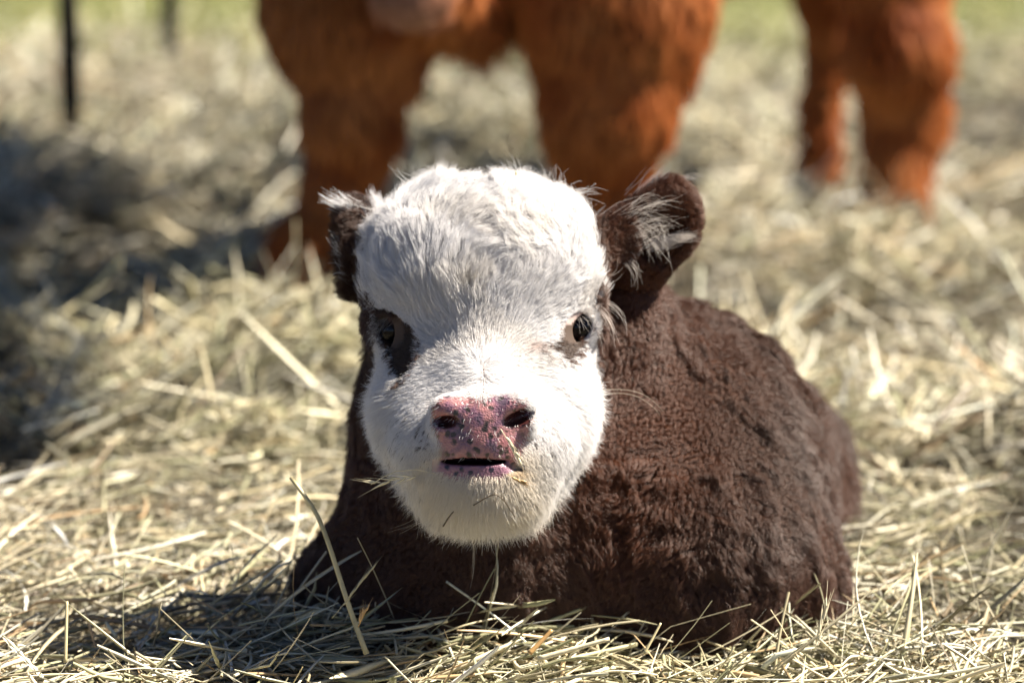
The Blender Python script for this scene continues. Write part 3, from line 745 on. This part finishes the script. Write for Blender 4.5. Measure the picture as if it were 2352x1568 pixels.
# ------------------------------------------------------------------ the red cow behind
cow = empty('cow', (0.3, 4.4, 0)); tag(cow, 'shaggy orange red cow standing behind the calf, seen by its legs and brisket', 'cow')
A = at
def zfix(p, z): p = np.array(p); p[2] = z; return p
def G(px, py, extra=0): d = CAM_H / ((py - 784) / S * Vv[2] + math.sin(PITCH)); p = at(px, py, d); return p
fl, frr = G(722, 628), G(1395, 640); hr, hl = G(2030, 440), G(1880, 378)
flY, hrY = fl[1], hr[1]
def atY(px, py, Y):
    d = at(px, py, 1.0) - CV; return CV + d * (Y / d[1])
chest = atY(1090, -70, 4.05); rump = np.array([.66, 5.15, .66])
citems = [
    ('+', ell(chest + np.array([0, .18, .12]), (.20, .28, .17)), 0),
    ('+', ell((chest + rump) / 2 + np.array([0, .1, .02]), (.20, .50, .17), (0, 0, -33)), .08),
    ('+', ell(rump, (.19, .24, .19)), .08),
    ('+', ell(atY(825, -20, 3.98), (.135, .13, .14)), .06), ('+', ell(atY(1425, -30, 3.98), (.135, .13, .16)), .09),
    ('+', cone(atY(808, 50, 3.95), atY(812, 260, 3.92), .092, .058), .09),
    ('+', cone(atY(812, 260, 3.92), atY(785, 400, 3.93), .058, .042), .05),
    ('+', cone(atY(785, 400, 3.93), atY(735, 560, 3.90), .042, .046), .03),
    ('+', cone(atY(735, 560, 3.90), atY(710, 745, 3.88), .056, .060), .02),
    ('+', cone(atY(1400, 50, 3.95), atY(1395, 250, 3.93), .112, .084), .09),
    ('+', cone(atY(1395, 250, 3.93), atY(1392, 440, 3.95), .084, .062), .05),
    ('+', cone(atY(1392, 420, 3.95), atY(1395, 760, 3.90), .058, .062), .03),
    ('+', cone(atY(1000, -20, 3.9), atY(1120, 60, 3.98), .06, .03), .05),
    ('+', cone(rump + np.array([.11, -.10, -.05]), atY(2060, 110, 4.95), .13, .078), .04),
    ('+', cone(atY(2060, 110, 4.95), atY(2075, 250, 5.00), .080, .062), .06),
    ('+', cone(atY(2075, 250, 5.00), atY(2042, 560, 4.93), .062, .070), .06),
    ('+', cone(rump + np.array([-.04, .12, -.05]), atY(1900, 60, 5.35), .09, .036), .03),
    ('+', cone(atY(1900, 60, 5.35), atY(1885, 220, 5.36), .034, .024), .02),
    ('+', cone(atY(1885, 220, 5.36), atY(1872, 470, 5.32), .026, .036), .02),
    ('+', cone(chest + np.array([-.02, .05, .20]), atY(965, -460, 3.80), .17, .10), .08),
    ('+', cone(atY(965, -480, 3.76), atY(948, -150, 3.66), .088, .062), .04),
    ('+', ell(atY(946, -28, 3.62), (.056, .058, .050)), .04),
    ('+', cone(rump + np.array([.02, .24, .08]), rump + np.array([.04, .33, -.22]), .03, .02), .02),
    ('+', ear(atY(965, -500, 3.80) + np.array([-.15, 0, .03]), (.075, .035, .022), (0, 8, 0), (-.01, 0, -.012), (.06, .026, .018)), .02),
    ('+', ear(atY(965, -500, 3.80) + np.array([.15, 0, .03]), (.075, .035, .022), (0, -8, 0), (.01, 0, -.012), (.06, .026, .018)), .02),
]
cow_sdf = build_sdf(citems)
V2, Q2 = surface(cow_sdf, np.arange(-.60, 1.12, .012), np.arange(3.3, 5.65, .012), np.arange(-.13, 1.20, .012))
N2 = vnormals(V2, Q2)
M_cow = flat_mat('cow_hide', (.030, .004, .001), .7, .2, .3, 20)
mesh_np('body', V2, Q2, M_cow, cow)
R_, N_ = scatter(V2, Q2, N2, lambda c, fn: np.where(c[:, 2] < -.09, 0, np.where(c[:, 2] < .62, 9e4, 2.5e4)), rng); n = len(R_)
T = np.tile(np.array([0, 0, -1.0]), (n, 1)) + .35 * np.stack([vnoise(R_, 9, 1), vnoise(R_, 9, 2), vnoise(R_, 9, 3)], 1)
T = norm(T - N_ * (T * N_).sum(1, keepdims=True))
k = np.clip(.5 + .35 * vnoise(R_, 16, 7), 0, 1)[:, None]
cr = lerp(np.array([.05, .005, .0005]), np.array([.16, .024, .002]), k) * rng.uniform(.7, 1.2, (n, 1)); ct = lerp(np.array([.34, .060, .005]), np.array([.95, .40, .12]), k) * rng.uniform(.7, 1.2, (n, 1))
mz = (1 - sstep(.03, .10, np.linalg.norm(R_ - atY(946, -20, 3.60), axis=1)))[:, None]
cr = lerp(cr, np.array([.40, .20, .13]), .8 * mz); ct = lerp(ct, np.array([.62, .36, .24]), .8 * mz)
fur('coat', R_, N_, T, (1 - .6 * mz[:, 0]) * rng.uniform(.03, .075, n) * (1 + .4 * vnoise(R_, 14, 9)), .42, cr, ct, .0011, attr_mat('red_fur', rough=.55, spec=.2, transl=0), cow, npt=5, clump=20, cstr=.55, curl=.004, cfreq=.8, toworld=False)
print('cow strands', n)
M_hoof = flat_mat('hoof_horn', (.05, .022, .010), .9, .1, .3, 60)
for p, s in ((atY(715, 650, 3.87), .062), (atY(1395, 655, 3.89), .062), (atY(2042, 452, 4.90), .072), (atY(1872, 392, 5.30), .042)):
    hs = build_sdf([('+', cone((p[0] - s * .42, p[1] - s * .3, -.050), (p[0] - s * .35, p[1] + s * .2, -.010), s * .62, s * .42), 0), ('+', cone((p[0] + s * .42, p[1] - s * .3, -.050), (p[0] + s * .35, p[1] + s * .2, -.010), s * .62, s * .42), .004)])
    v, f_ = surface(hs, np.arange(p[0] - .13, p[0] + .13, .005), np.arange(p[1] - .13, p[1] + .13, .005), np.arange(-.11, .05, .005))
    mesh_np('hoof', v, f_, M_hoof, cow)
for sx in (-1, 1):
    P, qd = sphere(atY(958, -360, 3.70) + np.array([sx * .070, -.02, 0]), .018, 16, 12); mesh_np('eye', P, qd, eye_m, cow)

# ------------------------------------------------------------------ posts
def tube_path(pts, rad, sides=8):
    """closed tube along points; rad per point"""
    pts = np.array(pts, float); n = len(pts); rad = np.broadcast_to(rad, (n,))
    tn = norm(np.gradient(pts, axis=0)); ref = np.array([0.3, .9, .2]); s = norm(np.cross(tn, ref)); u = np.cross(tn, s)
    a = np.linspace(0, 2 * np.pi, sides, endpoint=False)
    V = (pts[:, None, :] + rad[:, None, None] * (np.cos(a)[None, :, None] * s[:, None, :] + np.sin(a)[None, :, None] * u[:, None, :])).reshape(-1, 3)
    I = np.arange(n * sides).reshape(n, sides); J = np.roll(I, -1, 1)
    Qs = np.stack([I[:-1].ravel(), J[:-1].ravel(), J[1:].ravel(), I[1:].ravel()], 1)
    V = np.vstack([V, pts[:1], pts[-1:]]); a0, a1 = n * sides, n * sides + 1
    caps = [(I[0, k], a0, a0, J[0, k]) for k in range(sides)]
    F = [tuple(x) for x in Qs] + [(J[0, k], I[0, k], a0) for k in range(sides)] + [(I[-1, k], J[-1, k], a1) for k in range(sides)]
    return V, F
def mesh_py(name, V, F, mat, parent=None, smooth=True):
    me = bpy.data.meshes.new(name); me.from_pydata([tuple(v) for v in V], [], [tuple(int(i) for i in f) for f in F]); me.update()
    me.polygons.foreach_set('use_smooth', [smooth] * len(me.polygons)); me.materials.append(mat)
    return link(bpy.data.objects.new(name, me), parent)
M_post = flat_mat('dark_post', (.010, .008, .007), .8, .15, .4, 30)
for px_, py_, wd, hgt, lab in ((163, 285, .027, 1.3, 'thick dark fence post at the far left, nearest of the posts'),
                               (392, 112, .032, 1.3, 'dark fence post farther back between the thick post and the cow'),
                               (975, 255, .012, 1.1, 'thin dark stake seen under the belly of the cow')):
    p = G(px_, py_); zz = np.linspace(-.05, hgt, 9)
    V_, F_ = tube_path([[p[0] + .004 * math.sin(3 * z), p[1], z] for z in zz], wd * (1 - .08 * zz), 10)
    e = empty('fence_post' if wd > .015 else 'stake', (p[0], p[1], 0)); tag(e, lab, 'post')
    mesh_py('shaft', V_, F_, M_post, e)
    V_, F_ = tube_path([[p[0], p[1], hgt - .02], [p[0], p[1], hgt + .01], [p[0], p[1], hgt + .02]], [wd * 1.15, wd * 1.15, wd * .5], 10)
    mesh_py('cap', V_, F_, M_post, e)

# ------------------------------------------------------------------ single stalks one can point at
M_stalk = flat_mat('dry_stalk', (.50, .43, .24), .4, .5, .25, 60)
M_tan = flat_mat('tan_stalk', (.46, .28, .11), .4, .5, .25, 60)
M_pale = flat_mat('pale_seed', (.70, .62, .42), .45, .4, .2, 200)
M_twig = flat_mat('dark_twig', (.075, .055, .035), .6, .3, .3, 200)
def stalk(name, pts, rad, mat, label, cat):
    """pts: (px, py, depth) controls, smoothed"""
    C = np.array([at(*p) for p in pts]); tt = np.linspace(0, len(C) - 1, 14)
    P = np.stack([np.interp(tt, np.arange(len(C)), C[:, k]) for k in range(3)], 1)
    for _ in range(2): P[1:-1] = .25 * P[:-2] + .5 * P[1:-1] + .25 * P[2:]
    V_, F_ = tube_path(P, rad * np.linspace(1, .7, 14), 7)
    o = mesh_py(name, V_, F_, mat); return tag(o, label, cat) if label else o
stalk('straw_stalk', [(842, 1502, 1.985), (800, 1390, 1.99), (735, 1185, 2.0), (668, 1096, 2.01)], .0024, M_stalk, 'long bent straw leaning against the dark left side of the chest', 'straw')
stalk('straw_stalk', [(1216, 1500, 1.95), (1268, 1446, 1.955)], .0022, M_tan, 'short tan stalk sticking up before the dark chest', 'straw')
stalk('straw_stalk', [(1236, 1512, 1.93), (1400, 1466, 1.93)], .0024, M_pale, 'pale cut stalk lying aslant just right of the short tan stalk', 'straw')
stalk('straw_stalk', [(150, 1520, 1.98), (154, 1380, 1.99)], .0016, M_stalk, 'upright thin straw standing alone in the shade at lower left', 'straw')
stalk('straw_stalk', [(1480, 1500, 1.94), (1518, 1430, 1.945)], .0013, M_stalk, 'thin straw tilted right before the folded legs', 'straw')
stalk('dark_twig', [(1087, 1160, 1.921), (1110, 1146, 1.918), (1138, 1131, 1.918), (1158, 1148, 1.920), (1182, 1186, 1.928)], .00055, M_twig, 'thin dark bent twig caught in the white fur of the chin', 'twig')
stalk('straw_bit', [(1018, 1208, 1.945), (1030, 1188, 1.938), (1042, 1174, 1.934)], .0007, M_twig, 'tiny brown straw bit low on the left of the chin', 'straw')
stalk('straw_bit', [(1183, 418, 2.085), (1186, 395, 2.08)], .0018, M_pale, 'small pale straw chip on top of the head', 'straw')
def seed_head(name, base, tip, n, rad, mat, label, spread, slen, stem=None):
    root = empty(name, tuple(at(*base))); tag(root, label, 'seed head')
    B, T_ = at(*base), at(*tip); ax = T_ - B; Ln = np.linalg.norm(ax)
    pts = [B + ax * t for t in np.linspace(0, 1, 8)] if stem is None else [at(*p) for p in stem] + [T_]
    V_, F_ = tube_path(pts, rad * .35, 6); mesh_py('stem', V_, F_, mat, root)
    rr = random.Random(len(label)); VV, FF = [], []; o = 0
    axn = ax / Ln; s1 = norm(np.cross(axn, Fv)); s2 = np.cross(axn, s1)
    for i in range(n):
        t = .25 + .75 * i / n; c = B + ax * t; an = rr.uniform(0, 6.28)
        d = axn + spread * (math.cos(an) * s1 + math.sin(an) * s2 * .6); d = d / np.linalg.norm(d)
        L_ = slen * rr.uniform(.75, 1.2)
        V_, F_ = tube_path([c, c + d * L_ * .25, c + d * L_ * .6, c + d * L_, c + d * L_ * 1.9], [rad * .3, rad, rad * .8, rad * .18, rad * .06], 5)
        VV.append(V_); FF += [tuple(int(k) + o for k in f) for f in F_]; o += len(V_)
    mesh_py('seeds', np.vstack(VV), FF, mat, root)
    return root
seed_head('seed_head', (990, 1086, 1.942), (852, 1112, 1.955), 9, .0009, M_pale, 'wispy oat seed head hanging from the left mouth corner', .35, .012, stem=[(1000, 1088, 1.938), (960, 1078, 1.940), (910, 1082, 1.945), (880, 1095, 1.95)])
seed_head('seed_head', (1150, 985, 1.920), (1192, 1052, 1.926), 6, .0011, M_pale, 'pale oat seed stuck under the right nostril', .18, .010)
seed_head('seed_head', (1165, 1088, 1.924), (1205, 1108, 1.928), 5, .0009, M_tan, 'golden oat seeds stuck just right of the lower lip', .22, .009)
seed_head('seed_head', (762, 1420, 1.97), (860, 1300, 1.98), 9, .0009, M_stalk, 'grey green grass head before the dark left chest', .18, .010)
seed_head('seed_head', (822, 1440, 1.96), (842, 1398, 1.96), 6, .0013, M_tan, 'tiny orange brown seed cluster before the dark left chest', .5, .007)
seed_head('seed_head', (1870, 1495, 1.96), (1898, 1400, 1.965), 10, .0011, M_pale, 'pale green grass head upright before the right edge of the calf', .22, .012)

# ------------------------------------------------------------------ added tree, out of view on the right, put in to shade the far left straw
tree = empty('added_shade_tree', (3.7, 6.9, 0)); tag(tree, 'added leafy tree out of view on the right, put in to shade the far left straw', 'tree')
M_bark = flat_mat('bark', (.09, .065, .045), .9, .2, .4, 12)
base_t = np.array([3.7, 6.9, -.05]); fork = np.array([3.0, 6.5, 3.6])
V_, F_ = tube_path([base_t + (fork - base_t) * k + np.array([.05 * math.sin(4 * k), .04 * math.cos(5 * k), 0]) for k in np.linspace(0, 1, 10)], .15 - .07 * np.linspace(0, 1, 10), 12)
VV, FF, o = [V_], [tuple(int(i) for i in f) for f in F_], len(V_)
cc = np.array([2.30, 5.05, 5.0]); tr = np.random.default_rng(5); tips = []
for k in range(9):
    a_ = k * 2.4; tip = cc + np.array([.50 * math.cos(a_) - .42 * math.sin(a_), 2.1 * math.sin(a_), tr.uniform(-.4, .5)]) * tr.uniform(.6, 1)
    mid = (fork + tip) / 2 + np.array([-.1, 0, .45]); ts = np.linspace(0, 1, 7)[:, None]
    V_, F_ = tube_path((1 - ts) ** 2 * fork + 2 * ts * (1 - ts) * mid + ts ** 2 * tip, .06 - .05 * ts[:, 0], 7)
    VV.append(V_); FF += [tuple(int(i) + o for i in f) for f in F_]; o += len(V_); tips.append(tip)
mesh_py('trunk', np.vstack(VV), FF, M_bark, tree)
n = 26000; tp = np.array(tips + [cc, cc + [0, .5, .5]])[tr.integers(0, 11, n)]
P = tp + norm(tr.normal(0, 1, (n, 3))) * (.62 * tr.random((n, 1)) ** .5) * np.array([.9, 1.1, .7])
D = norm(tr.normal(0, 1, (n, 3)) + np.array([0, 0, -.3]))
v = strips(P, D, tr.uniform(.06, .13, n), tr.uniform(.05, .08, n), np.full(n, .1), 2, np.array([[.06, .10, .025]]) * tr.uniform(.6, 1.5, (n, 1)), np.zeros(n, bool), tr)
mesh_np('crown', v[0], v[1], M_straw, tree, cols={'Col': v[2]})
